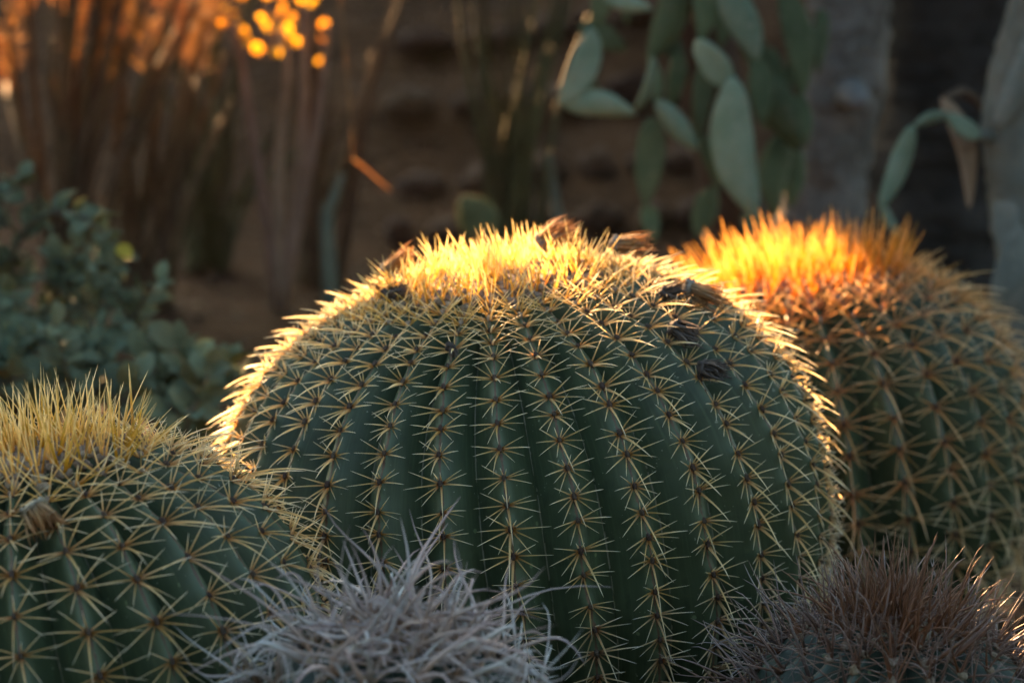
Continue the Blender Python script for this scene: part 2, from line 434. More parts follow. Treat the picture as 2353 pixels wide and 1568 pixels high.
    def hit(s, px, py):
        """point and normal of the body under a photo position (ellipsoid march)"""
        Y0 = (s.M @ Vector((0, 0, s.Hl))).y - s.R * 1.3
        Mi = s.M.inverted()
        for i in range(600):
            P = at(px, py, Y0 + i * s.R * 2.6 / 600); q = Mi @ P; q.z -= s.Hl
            r = math.hypot(q.x, q.y); H = s.Hu if q.z > 0 else s.Hl
            if (r / s.R) ** s.p + abs(q.z / H) ** s.p <= 1:
                g = Vector((q.x / (r + 1e-6) * (r / s.R) ** (s.p - 1) / s.R, q.y / (r + 1e-6) * (r / s.R) ** (s.p - 1) / s.R, math.copysign(abs(q.z / H) ** (s.p - 1) / H, q.z)))
                return P, (s.M.to_3x3() @ g).normalized()
        return s.hit(px, py + 6) if py < 1500 else (None, None)      # just past the outline: slide down onto the body

GB = 'golden barrel cacti growing side by side'
center = Barrel('golden_barrel_cactus', 'broad golden barrel cactus with dried flowers on its blazing sunlit crown, standing between two others', GB,
    at(1205, 1190, 2.70), .350, .286, .30, 2.45, 31, (-7.5, 0), 2.0, 11, .0325, cluster_gold, M_SKIN, M_SPINE, pitch=.028, wscale=.80, zones=(.28, .38, 1.2))
left = Barrel('golden_barrel_cactus', 'golden barrel cactus in shade with tall straw yellow crown spines beside the leafy bush', GB,
    at(165, 1620, 2.25), .262, .255, .27, 2.5, 25, (-9, -2), 2.0, 23, .045, cluster_gold, M_SKIN, M_SPINE, pitch=.039, groove=.14, zones=(.36, .44, 1.2), wscale=.80)
right = Barrel('golden_barrel_cactus', 'golden barrel cactus with orange glowing crown and long curved spines below the prickly pears', GB,
    at(1880, 1075, 3.24), .290, .272, .26, 2.7, 27, (-8, -2), 6.0, 37, .050, cluster_gold, M_SKIN_R, M_SPINE_O, pitch=.042, groove=.14, zones=(.44, .54, 1.2), wscale=.85, crown_r=.5)
grey = Barrel('grey_spined_cactus', 'small cactus hidden in tangled pale grey curly spines at the foot of the barrels', None,
    at(905, 1725, 2.00), .134, .105, .30, 2.2, 13, (3, 0), 5.0, 51, .062, cluster_grey, M_SKIN_G, M_GREY, pitch=.034, groove=.18, wscale=1.5, crown_r=.4, pl=5)
rust = Barrel('rust_spined_cactus', 'bristly cactus with thin rust brown and grey spines at the foot of the barrels', None,
    at(2050, 1690, 2.25), .150, .115, .20, 2.2, 17, (2, 0), 3.0, 61, .058, cluster_rust, M_SKIN_G, M_RUST, pitch=.027, groove=.16, crown_r=.42, pl=5)

# ------------------------------------------------------------------ dried flowers on the barrels
def dried_flower(bar, px, py, dirpx, length, width, age, seed, lift=.012, label=None, curl=.1, n=70):
    P, nrm = bar.hit(px, py)
    if P is None: return
    rng = random.Random(seed)
    Q = at(px + dirpx[0], py + dirpx[1], P.y); ax = (Q - P).normalized() + nrm * .35 + Vector((0, -.25, 0)); ax.normalize()
    s1 = ax.orthogonal().normalized(); s2 = ax.cross(s1); o = P + nrm * lift - ax * length * .3
    base = MB(); W = bar.M.inverted(); width *= 1.35; n = int(n * 1.4)
    base.tube([o - ax * .004, o + ax * .002, o + ax * length * .12, o + ax * length * .2], [.003, width * .42, width * .5, width * .3], 9, 1, .5, age)
    for i in range(8):
        a = rng.uniform(0, 6.28); base.blob(o + (s1 * math.cos(a) + s2 * math.sin(a)) * width * .36 + ax * rng.uniform(0, .006), (.003, .003, .003), 6, 4, rng.random(), age, 0, .5, i)
    pet = MB()
    for i in range(n):
        a = rng.uniform(0, 6.28); rr = rng.random() ** .5; sd = s1 * math.cos(a) + s2 * math.sin(a)
        p0 = o + ax * length * rng.uniform(.08, .3) + sd * width * .42 * rr; L = length * rng.uniform(.45, .95)
        spread = rng.uniform(-.1, .6) * rr; wv = Vector((jit(rng, 1), jit(rng, 1), jit(rng, 1))) * curl
        pts = [p0 + ax * L * t + sd * L * spread * (t - .6 * t * t) + wv * L * (t * t) for t in (0, .25, .5, .75, 1)]
        w = rng.uniform(.0009, .0022); pet.tube(pts, [w * .8, w, w * .95, w * .6, w * .12], 4, .35, rng.random(), min(1, max(0, age + jit(rng, .25))), 0, up=sd, cap=False)
    for m in (base, pet): m.v = [tuple(W @ Vector(v)) for v in m.v]
    fl = base.obj('dried_flower', M_FLBASE if age < .6 else M_DRYFL, bar.root)
    if label: fl['label'] = label
    pet.obj('petal_tuft', M_DRYFL, fl)
B_, G_ = 'brown papery dried flower', 'dark grey withered flower'
dried_flower(center, 915, 655, (60, -22), .040, .017, .12, 1, .026, B_)
dried_flower(center, 1262, 608, (70, -16), .046, .020, .08, 2, .030, B_)
dried_flower(center, 1425, 606, (60, 22), .044, .017, .1, 3, .027, B_)
dried_flower(center, 1585, 705, (50, 42), .044, .017, .1, 4, .020, B_)
dried_flower(center, 1550, 778, (30, 30), .030, .018, 1, 5, .012, G_, .35, 85)
dried_flower(center, 1612, 862, (25, 12), .026, .016, 1, 6, .012, G_, .4, 85)
dried_flower(center, 1528, 694, (30, 4), .024, .013, 1, 7, .012, G_, .4, 60)
dried_flower(center, 905, 700, (24, 4), .026, .014, .95, 8, .012, G_, .4, 60)
dried_flower(center, 1040, 815, (10, 20), .014, .006, 1, 9, .008, G_, .3, 24)
dried_flower(left, 90, 1205, (20, 30), .030, .022, .02, 10, .014, B_, .25, 80)
# ------------------------------------------------------------------ ground and bank
M_SOIL = mat_simple('soil', (.024, .012, .006), (.055, .028, .014), 5, .95, 0, .8, .02, 8, .1, (.075, .042, .023))
def ground_z(x, y):
    z = .012 * noise.noise(Vector((x * 2.1, y * 2.1, 0))) + .006 * noise.noise(Vector((x * 9, y * 9, 5)))
    b = smooth(y + .35 * noise.noise(Vector((x * .8, 0, 3))), 5.7, 8.2)
    z += b * (.62 + .12 * noise.noise(Vector((x * .6, y * .6, 9))))
    if 0 < b < 1: z += .05 * b * (1 - b) * 4 * noise.noise(Vector((x * 1.3, y * 6, 2)))
    return z
xs = sorted(set([-90, -50, -28, -16, -10, -7, 7, 10, 16, 28, 50, 90] + [round(-5 + i * .1, 3) for i in range(101)]))
ys = sorted(set([-60, -30, -14, -6, -2.5, -1] + [round(i * .1, 3) for i in range(0, 101)] + [11, 13, 17, 24, 36, 60, 100, 160]))
gv = [(x, y, ground_z(x, y)) for y in ys for x in xs]; nx = len(xs)
gf = [(j * nx + i, j * nx + i + 1, (j + 1) * nx + i + 1, (j + 1) * nx + i) for j in range(len(ys) - 1) for i in range(nx - 1)]
gm = bpy.data.meshes.new('ground'); gm.from_pydata(gv, [], gf); gm.materials.append(M_SOIL)
gm.polygons.foreach_set('use_smooth', [True] * len(gf))
tag(link('ground', gm), 'brown bare soil rising into a low bank', None, None, 'structure')
# litter: dry leaves, twigs and pebbles too many to count
rng = random.Random(5); lit = MB()
for i in range(5200):
    y = 3.0 + 5.2 * rng.random() ** .8; x = rng.uniform(-.55, .5) * (y + .8); z = ground_z(x, y)
    a = rng.uniform(0, 6.28); k = rng.random()
    if k < .45:
        L = rng.uniform(.012, .035); d = Vector((math.cos(a), math.sin(a), jit(rng, .3))); sd = Vector((-math.sin(a), math.cos(a), jit(rng, .4))) * L * .3
        c = Vector((x, y, z + .006)); b = len(lit.v)
        for p, t in ((c - d * L / 2, 0), (c + sd, .5), (c + d * L / 2, 1), (c - sd, .5)):
            lit.v.append(tuple(p)); lit.t.append(t); lit.r.append(rng.random()); lit.a.append(rng.random())
        lit.f += [(b, b + 1, b + 2), (b, b + 2, b + 3)]; lit.m += [0, 0]
    elif k < .75:
        L = rng.uniform(.03, .16); d = Vector((math.cos(a), math.sin(a), jit(rng, .2))) * L
        lit.tube([Vector((x, y, z + .004)), Vector((x, y, z + .01)) + d * .5, Vector((x, y, z + .006)) + d], [.002, .0018, .001], 3, 1, rng.random(), rng.random(), cap=False)
    else:
        q = rng.uniform(.004, .014); lit.blob((x, y, z + q * .4), (q, q * rng.uniform(.7, 1.2), q * .7), 6, 4, rng.random(), rng.random(), 0, .5, i)
M_LITTER = mat_spine('litter', ((.10, .06, .035), (.13, .08, .05), (.15, .10, .06)), ((.06, .045, .035), (.11, .085, .065), (.16, .13, .10)), .15, .9)
tag(lit.obj('leaf_litter', M_LITTER, None, False), 'dry leaves, twigs and pebbles strewn over the brown soil', 'litter', None, 'stuff')

# ------------------------------------------------------------------ leafy bush
M_LEAF = mat_simple('glaucous_leaf', (.105, .140, .085), (.17, .210, .135), 30, .8, .25, .2, .001, 4, .15)
M_LEAFY = mat_simple('yellowing_leaf', (.30, .24, .03), (.42, .33, .05), 30, .55, .4, .2, .001)
M_TWIG = mat_simple('bush_twig', (.06, .06, .045), (.13, .12, .09), 40, .85, 0, .4, .002)
def leaf_mesh(name, L, W, cup, mats, tip=.5, seed=0):
    """oval leaf with a midrib fold and thickness, along +Y"""
    rng = random.Random(seed); v = []; f = []; n = 7
    prof = [0.0, .55, .88, 1.0, .93, .66, 0.06]
    for side in (0, 1):
        for i in range(n):
            t = i / (n - 1); w = prof[i] * W / 2; z = cup * L * (t - t * t) * 1.2 - cup * .5 * L * t * t
            for k in (-1, -.5, 0, .5, 1):
                zz = z + abs(k) * w * .35 + jit(rng, .0004) - side * .0006
                v.append((k * w, t * L, zz))
    for side in (0, 1):
        for i in range(n - 1):
            for k in range(4):
                a = side * n * 5 + i * 5 + k; q = (a, a + 1, a + 6, a + 5); f.append(q if side == 0 else q[::-1])
    me = bpy.data.meshes.new(name); me.from_pydata(v, [], f); me.materials.append(mats)
    me.polygons.foreach_set('use_smooth', [True] * len(f)); return me
LEAVES = [leaf_mesh('leaf', .030 * s_, .020 * s_ * w_, c_, M_LEAF, seed=i) for i, (s_, w_, c_) in enumerate([(1, 1, .1), (1.15, .9, .2), (.85, 1.1, -.05), (1.25, 1.0, .12), (.7, .95, .15)])]
LEAF_Y = leaf_mesh('leaf', .03, .02, .1, M_LEAFY, seed=9)
def orient(d, n):
    y = d.normalized(); z = (n - y * n.dot(y)); z = z.normalized() if z.length > 1e-4 else y.orthogonal().normalized()
    x = y.cross(z); return Matrix((x, y, z)).transposed().to_4x4()
LEAFQ = []
def settle_leaves(root, keep=300):
    def score(e):
        p = e[2].translation + e[3]; x, y, w = proj(p)
        return w - (0 if -20 < x < 2372 and -20 < y < 1588 else -50) - (.5 if e[0] is LEAF_Y else 0)
    LEAFQ.sort(key=score); rest = MB()
    for k, (me, st, M, org) in enumerate(LEAFQ):
        if k < keep: link('leaf', me, st, M)
        else:
            m = MB(); m.v = [tuple(v.co) for v in me.vertices]; m.f = [tuple(p.vertices) for p in me.polygons]
            m.t = m.r = m.a = [0.0] * len(m.v); m.m = [0] * len(m.f); rest.add(m, M)
    if rest.v: rest.obj('foliage', M_LEAF, root)['kind'] = 'stuff'
    LEAFQ.clear()
def bezier(pts, n):
    """Catmull-Rom through points"""
    P = [Vector(p) for p in pts]; P = [P[0] * 2 - P[1]] + P + [P[-1] * 2 - P[-2]]; out = []
    m = len(P) - 3
    for i in range(n + 1):
        x = min(i / n * m, m - 1e-6); k = int(x); t = x - k; a, b, c, d = P[k:k + 4]
        out.append(.5 * ((2 * b) + (c - a) * t + (2 * a - 5 * b + 4 * c - d) * t * t + (3 * b - a - 3 * c + d) * t ** 3))
    return out
def leafy_stem(root, org, pts, rng, r0, spacing, leaf_from=.35, pair=True, twigs=0, scale=1.0, yellow_tip=False):
    n = max(6, int(len(pts) * 4)); path = bezier(pts, n)
    mb = MB(); mb.tube([p - org for p in path], [r0 * (1 - .75 * i / n) for i in range(n + 1)], 6, 1, rng.random(), 0)
    st = mb.obj('stem', M_TWIG, root)
    def leaves_along(path, start, spacing):
        Lp = 0; acc = 0; tot = sum((path[i + 1] - path[i]).length for i in range(len(path) - 1)); flip = rng.uniform(0, 3)
        for i in range(len(path) - 1):
            seg = path[i + 1] - path[i]; Lp += seg.length; acc += seg.length
            if Lp / tot < start or acc < spacing: continue
            acc = 0; flip += 1.57; d = seg.normalized(); s1 = d.orthogonal().normalized(); s2 = d.cross(s1)
            for sg in ((0, math.pi) if pair else (rng.uniform(0, 6),)):
                a = flip + sg + jit(rng, .5); out = (s1 * math.cos(a) + s2 * math.sin(a))
                dirn = out * rng.uniform(.6, 1) + d * rng.uniform(.2, .8) + Vector((0, 0, rng.uniform(0, .5)))
                nr = Vector((jit(rng, .7), -.5 + jit(rng, .7), .8))
                M = orient(dirn, nr); M.translation = path[i + 1] - org + out * .003
                M = M @ Matrix.Diagonal((*(3 * [rng.uniform(.8, 1.25) * scale]), 1))
                LEAFQ.append((LEAVES[rng.randrange(5)], st, M, org))
        M = orient(path[-1] - path[-2], Vector((jit(rng, 1), -1, .5))); M.translation = path[-1] - org
        LEAFQ.append((LEAF_Y if yellow_tip else LEAVES[rng.randrange(5)], st, M @ Matrix.Diagonal((scale, scale, scale, 1)), org))
    leaves_along(bezier(pts, n * 3), leaf_from, spacing)
    for k in range(twigs):
        i = rng.randrange(int(n * .35), n); p = path[i]
        d = (Vector((jit(rng, 1), jit(rng, 1), rng.uniform(.1, 1)))).normalized() * rng.uniform(.07, .16)
        tp = [p, p + d * .5 + Vector((0, 0, .01)), p + d]
        mb = MB(); mb.tube([q - org for q in bezier(tp, 5)], [.0022, .002, .0018, .0015, .0012, .0009], 5)
        tw = mb.obj('twig', M_TWIG, st)
        st_save = st; st_leaf = bezier(tp, 12)
        Lp = 0
        for i2 in range(3, 12, 2):
            d2 = (st_leaf[i2 + 1] - st_leaf[i2]).normalized(); s1 = d2.orthogonal().normalized(); s2 = d2.cross(s1); a0 = rng.uniform(0, 6)
            for sg in (0, math.pi):
                out = s1 * math.cos(a0 + sg) + s2 * math.sin(a0 + sg); M = orient(out + d2 * .5 + Vector((0, 0, .2)), Vector((jit(rng, .8), -.5, .8)))
                M.translation = st_leaf[i2] - org; LEAFQ.append((LEAVES[rng.randrange(5)], st, M @ Matrix.Diagonal((*(3 * [rng.uniform(.75, 1.15) * scale]), 1)), org))
rng = random.Random(77)
borg = Vector((-.80, 3.92, ground_z(-.80, 3.92) - .01))
bush = tag(empty('leafy_bush', borg), 'bush with oval grey green leaves rising behind the shaded barrel cactus', 'bush')
def bpt(px, py, Y): return at(px - 18, py + 45 * max(0, min(1, (900 - py) / 400)), Y + .5)
for pts, tw in [
    ([borg, bpt(60, 800, 3.4), bpt(40, 600, 3.35), bpt(90, 470, 3.3), bpt(190, 445, 3.25), bpt(285, 520, 3.2)], 1),
    ([borg, bpt(20, 760, 3.45), bpt(-20, 560, 3.4), bpt(20, 420, 3.35), bpt(70, 372, 3.3)], 2),
    ([borg, bpt(120, 820, 3.35), bpt(120, 700, 3.3), bpt(160, 610, 3.25), bpt(150, 555, 3.25)], 3),
    ([borg, bpt(140, 880, 3.3), bpt(200, 780, 3.25), bpt(250, 700, 3.2), bpt(285, 668, 3.2)], 3),
    ([borg, bpt(170, 900, 3.3), bpt(250, 810, 3.25), bpt(310, 740, 3.2), bpt(325, 690, 3.2)], 3),
    ([borg, bpt(30, 880, 3.3), bpt(40, 800, 3.2), bpt(60, 720, 3.15), bpt(40, 640, 3.1)], 4),
    ([borg, bpt(90, 920, 3.2), bpt(120, 860, 3.15), bpt(180, 820, 3.1), bpt(220, 800, 3.05)], 4),
    ([borg, bpt(10, 900, 3.3), bpt(-60, 760, 3.3), bpt(-120, 560, 3.3), bpt(-110, 430, 3.3)], 4),
    ([borg, bpt(-60, 860, 3.3), bpt(-180, 700, 3.3), bpt(-260, 500, 3.3), bpt(-240, 380, 3.3)], 5),
    ([borg, bpt(-120, 900, 3.4), bpt(-330, 720, 3.5), bpt(-400, 500, 3.5), bpt(-420, 330, 3.5)], 5),
    ([borg, bpt(-30, 800, 3.5), bpt(-150, 600, 3.5), bpt(-200, 420, 3.5), bpt(-160, 300, 3.5)], 5),
    ([borg, bpt(60, 930, 3.2), bpt(20, 880, 3.1), bpt(-30, 830, 3.05), bpt(0, 790, 3.0)], 4),
    ([borg, bpt(150, 950, 3.2), bpt(190, 900, 3.15), bpt(240, 880, 3.1), bpt(280, 890, 3.05)], 4),
    ([borg, bpt(100, 1000, 3.1), bpt(150, 930, 3.0), bpt(250, 905, 2.98), bpt(320, 930, 2.96)], 5),
    ([borg, bpt(60, 1000, 3.1), bpt(60, 930, 3.0), bpt(120, 885, 2.95), bpt(190, 880, 2.9)], 5),
    ([borg, bpt(20, 1000, 3.1), bpt(-20, 930, 3.0), bpt(20, 880, 2.95), bpt(80, 860, 2.9)], 5),
    ([borg, bpt(60, 840, 3.5), bpt(110, 760, 3.5), bpt(170, 700, 3.45), bpt(230, 650, 3.4)], 4)]:
    leafy_stem(bush, borg, pts, rng, .006, .019, .38, True, tw if pts[-1].z < .62 else 0, 1.2, pts[-1] == bpt(285, 520, 3.2))
settle_leaves(bush)
lorg = Vector((-.47, 3.5, ground_z(-.47, 3.5) - .01))
low = tag(empty('leafy_bush', lorg), 'low cluster of oval grey green leaves on the soil beside the sunlit barrel', 'bush')
for k, pts in enumerate([
    [(420, 980), (400, 900), (350, 850), (340, 828)], [(430, 980), (430, 880), (425, 830), (420, 800)], [(440, 980), (480, 900), (520, 850), (530, 830)],
    [(440, 990), (460, 930), (540, 890), (560, 880)], [(420, 990), (380, 930), (320, 900), (310, 880)], [(430, 990), (450, 930), (470, 880), (480, 850)]]):
    leafy_stem(low, lorg, [lorg] + [at(x, y, 3.5 - .02 * k) for x, y in pts], rng, .004, .015, .3, True, 0, 1.45)

settle_leaves(low)
# ------------------------------------------------------------------ prickly pears
def mat_pad(name, c1, c2, c3):
    n = NT(name); oc = n.coord('Object'); f = n.noise(14, 5, oc); f2 = n.noise(70, 4, oc)
    col = n.mix(n.ramp(f, [(.3, (0, 0, 0)), (.7, (1, 1, 1))]), c1, c2)
    col = n.mix(n.ramp(f2, [(.58, (0, 0, 0)), (.74, (.8, .8, .8))]), col, c3)
    vor = n.new('TexVoronoi'); vor.inputs['Scale'].default_value = 42; n.l.new(oc, vor.inputs['Vector'])
    col = n.mix(n.math('MULTIPLY', n.math('LESS_THAN', vor.outputs['Distance'], .14), .6), col, (.16, .13, .08))
    oi = n.new('ObjectInfo'); hs = n.new('HueSaturation'); n.l.new(col, hs.inputs['Color']); n.l.new(n.math('MULTIPLY_ADD', oi.outputs['Random'], .5, .75), hs.inputs['Value'])
    return n.done(n.bsdf(hs.outputs[0], .68, n.bump(f2, .5, .004), .2))
M_PAD = mat_pad('pear_pad', (.085, .125, .080), (.15, .20, .145), (.20, .215, .165))
M_PADO = mat_pad('olive_pad', (.045, .062, .027), (.080, .102, .050), (.11, .115, .07))
M_PADG = mat_pad('grey_old_pad', (.10, .115, .098), (.18, .19, .165), (.24, .235, .205))
M_PADD = mat_pad('dead_pad', (.16, .095, .055), (.27, .18, .11), (.10, .06, .035))
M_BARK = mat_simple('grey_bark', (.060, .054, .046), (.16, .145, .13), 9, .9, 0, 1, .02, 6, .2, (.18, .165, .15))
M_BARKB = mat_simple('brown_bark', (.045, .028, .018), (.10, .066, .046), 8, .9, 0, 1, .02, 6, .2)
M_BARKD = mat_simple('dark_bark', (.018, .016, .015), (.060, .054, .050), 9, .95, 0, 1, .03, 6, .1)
def pad(root, org, a, b, width, mat, rng, bend=0.0, yaw=0.0, thick=.016, narrow=.35):
    """flat oval stem joint from base point a to tip b (world)"""
    ax = b - a; L = ax.length; ax.normalize()
    view = Vector((math.sin(yaw), -math.cos(yaw), 0)); nr = (view - ax * view.dot(ax)).normalized(); sd = ax.cross(nr)
    mb = MB(); nv, nu = 18, 16
    twist = rng.uniform(-.7, .7); cup = rng.uniform(.05, .16) * rng.choice((1, 1, -1)); side = rng.uniform(-.10, .10)
    for i in range(nv + 1):
        t = i / nv; w = (math.sin(math.pi * min(1, t ** (1 - narrow * .6))) ** .62) if 0 < t < 1 else 0
        w = max(w, .16 if t < .1 else .0); w *= 1 + .05 * noise.noise(Vector((t * 4, L * 50, width * 90)))
        c = ax * (L * t) + nr * (bend * L * 4 * (t - t * t))
        th = thick * (.35 + .65 * min(1, w * 1.2)) * (.2 + .8 * min(1, (1 - t) * 8))
        tw = twist * (t - .3); sd2 = sd * math.cos(tw) + nr * math.sin(tw); nr2 = nr * math.cos(tw) - sd * math.sin(tw)
        for k in range(nu):
            q = 2 * math.pi * k / nu; cq = math.cos(q); wl = w * (1 + .10 * noise.noise(Vector((t * 3.1, math.copysign(2, cq), L * 91))))
            p = a - org + c + sd2 * (cq * wl * width / 2 + side * L * math.sin(t * 3.14) ) + nr2 * (math.sin(q) * th / 2 + cup * width * cq * cq * w)
            mb.v.append(tuple(p)); mb.t.append(t); mb.r.append(0); mb.a.append(0)
    for i in range(nv):
        for k in range(nu):
            a0 = i * nu + k; a1 = i * nu + (k + 1) % nu; mb.f.append((a0, a1, a1 + nu, a0 + nu)); mb.m.append(0)
    mb.f.append(tuple(range(nu))[::-1]); mb.f.append(tuple(nv * nu + k for k in range(nu))); mb.m += [0, 0]
    return mb.obj('pad', mat, root)
def woody(root, name, pts, r0, r1, mat, org, sides=14, rough=.12, seed=0, n=26):
    path = bezier(pts, n); mb = MB()
    mb.tube([p - org for p in path], [r0 + (r1 - r0) * i / n for i in range(n + 1)], sides, 1, 0, 0)
    out = []
    for v, t in zip(mb.v, mb.t):
        i = min(n, int(round(t * n))); c = path[i] - org; d = Vector(v) - c
        k = 1 + rough * (noise.noise(Vector(v) * 9 + Vector((seed, 0, 0))) + .6 * noise.noise(Vector((v[0] * 25, v[1] * 25, v[2] * 60))))
        out.append(tuple(c + d * k))
    mb.v = out; return mb.obj(name, mat, root)
rng = random.Random(8)
porg = at(1690, 620, 4.75); porg.z = ground_z(porg.x, porg.y) - .02
pear = tag(empty('prickly_pear', porg), 'prickly pear with many drooping flat green pads on a leaning brown trunk', 'cactus')
woody(pear, 'trunk', [porg, at(1690, 520, 4.72), at(1650, 300, 4.68), at(1620, 100, 4.62), at(1600, -160, 4.55), at(1640, -420, 4.5)], .070, .045, M_BARKB, porg)
woody(pear, 'branch', [at(1620, 60, 4.62), at(1560, -60, 4.5), at(1470, -150, 4.4), at(1370, -160, 4.3)], .032, .014, M_BARKB, porg, 9)
woody(pear, 'branch', [at(1605, -120, 4.56), at(1700, -200, 4.4), at(1790, -230, 4.3)], .030, .014, M_BARKB, porg, 9)
woody(pear, 'branch', [at(1610, 40, 4.60), at(1640, 20, 4.4), at(1650, -60, 4.25)], .026, .014, M_BARKB, porg, 9)
# (base px, tip px, width px, Y, material, bend, yaw)
PADS = [((1362, 66), (1285, 244), 82, 4.20, M_PAD, .03, .3), ((1296, 238), (1462, 262), 74, 4.18, M_PAD, -.05, .2), ((1462, 252), (1502, 128), 44, 4.22, M_PAD, .08, 1.0),
    ((1388, -150), (1366, 70), 80, 4.25, M_PADO, .02, -.3), ((1385, -10), (1498, 22), 50, 4.15, M_PAD, .05, .1), ((1560, -60), (1490, 140), 92, 4.35, M_PADO, .03, .2),
    ((1498, 270), (1482, 476), 78, 4.30, M_PADO, .02, -.2), ((1484, 470), (1500, 560), 56, 4.30, M_PADO, 0, .3), ((1508, 232), (1604, 345), 62, 4.25, M_PAD, .04, -.3),
    ((1494, 132), (1506, 240), 40, 4.30, M_PADO, .05, .8),
    ((1600, 92), (1690, 215), 84, 4.20, M_PAD, .10, -.7), ((1680, 180), (1738, 500), 128, 4.15, M_PAD, .05, -.5), ((1600, -90), (1610, 100), 80, 4.25, M_PADO, .02, .4),
    ((1655, -40), (1742, 140), 92, 4.20, M_PAD, .04, -.3), ((1738, 130), (1752, 290), 66, 4.30, M_PADO, .02, .2), ((1728, 165), (1838, 350), 104, 4.32, M_PADO, .03, -.2), ((1805, 300), (1780, 500), 86, 4.40, M_PADO, .03, .2),
    ((1798, -30), (1842, 225), 84, 4.35, M_PADO, .03, .3), ((1835, 215), (1850, 340), 46, 4.40, M_PADO, .02, .2), ((1888, 20), (1876, 170), 52, 4.45, M_PADO, .02, .5),
    ((1470, -140), (1490, -10), 70, 4.35, M_PADO, 0, .2), ((1720, -210), (1670, -30), 80, 4.3, M_PAD, 0, .1), ((1780, -225), (1805, -20), 80, 4.3, M_PADO, 0, .3),
    ((1330, 60), (1440, 115), 66, 4.55, M_PADO, .02, .3), ((1385, 250), (1330, 120), 50, 4.6, M_PADO, .02, .7), ((1640, 430), (1600, 545), 70, 4.5, M_PADO, 0, .3), ((1720, 480), (1745, 560), 66, 4.3, M_PADO, 0, .3),
    ((1640, 120), (1600, 330), 74, 4.40, M_PADO, .03, .5), ((1700, 20), (1775, 210), 70, 4.45, M_PADO, .03, .4), ((1560, 120), (1540, 250), 60, 4.45, M_PADO, .02, .6), ((1770, 110), (1760, 300), 62, 4.5, M_PADO, .03, -.5),
    ((1840, 60), (1800, 230), 60, 4.5, M_PADO, .02, .7), ((1640, -60), (1655, 110), 70, 4.4, M_PADO, .02, .5), ((1520, 40), (1580, 180), 56, 4.5, M_PADO, .02, .5), ((1830, 330), (1815, 480), 62, 4.48, M_PADO, .02, .2),
    ((1600, 300), (1650, 440), 50, 4.5, M_PADO, .02, .5), ((1420, -90), (1440, 60), 56, 4.5, M_PADO, .02, .5)]
for (b0, b1, w, Y, m, bd, yw) in PADS:
    pad(pear, porg, at(*b0, Y), at(*b1, Y - .03), px2m(w * .86, Y), m, rng, bd, yw)
# second, old grey prickly pear at the edge
qorg = at(2330, 800, 4.1); qorg.z = ground_z(qorg.x, qorg.y) - .02
pear2 = tag(empty('prickly_pear', qorg), 'old prickly pear with grey woody pads and one shrivelled tan pad against dark bark', 'cactus')
woody(pear2, 'trunk', [qorg, at(2345, 640, 4.1), at(2330, 480, 4.08), at(2310, 280, 4.05), at(2360, 60, 4.0), at(2420, -150, 3.95)], .052, .036, M_PADG, qorg, 16, .24, 3, 60)
for (b0, b1, w, Y, m, bd, yw) in [((2345, 520), (2278, 700), 86, 3.95, M_PADG, .03, .3), ((2290, 300), (2390, 20), 86, 3.98, M_PADG, .02, .6), ((2098, 290), (2022, 486), 62, 3.95, M_PAD, -.05, .5), ((2028, 470), (2066, 545), 26, 3.95, M_PAD, .05, .4),
    ((2300, 440), (2340, 640), 70, 4.05, M_PADG, .02, -.4)]:
    pad(pear2, qorg, at(*b0, Y), at(*b1, Y - .02), px2m(w, Y), m, rng, bd, yw)
pad(pear2, qorg, at(2250, 312, 4.0), at(2170, 262, 3.96), px2m(46, 4), M_PAD, rng, .0, 1.0); pad(pear2, qorg, at(2178, 262, 3.96), at(2096, 292, 3.95), px2m(30, 4), M_PAD, rng, .0, 1.1)
woody(pear2, 'branch', [at(2310, 330, 4.05), at(2280, 318, 4.03), at(2246, 312, 4.0)], .016, .009, M_PADG, qorg, 8)
d1 = pad(pear2, qorg, at(2165, 225, 4.08), at(2226, 484, 4.02), px2m(56, 4), M_PADD, rng, .04, .3, .010); d1['label'] = 'shrivelled tan dead pad'
woody(pear2, 'branch', [at(2330, 420, 4.09), at(2290, 300, 4.2), at(2220, 215, 4.16), at(2165, 228, 4.08)], .012, .006, M_BARKB, qorg, 7)
# stray plants low in the middle distance
for (b0, b1, w, Y, m, lab) in [((1120, 560), (1060, 450), 96, 5.0, M_PADO, 'single round olive pad growing low on the soil bank'), ]:
    so = at(b0[0], b0[1] + 40, Y); so.z = ground_z(so.x, so.y)
    r_ = tag(empty('prickly_pear_seedling', so), lab, 'cactus')
    woody(r_, 'stem', [so, at(1105, 580, Y), at(1115, 530, Y)], .016, .012, M_BARKB, so, 8); pad(r_, so, at(*b0, Y), at(*b1, Y), px2m(w, Y), m, rng)

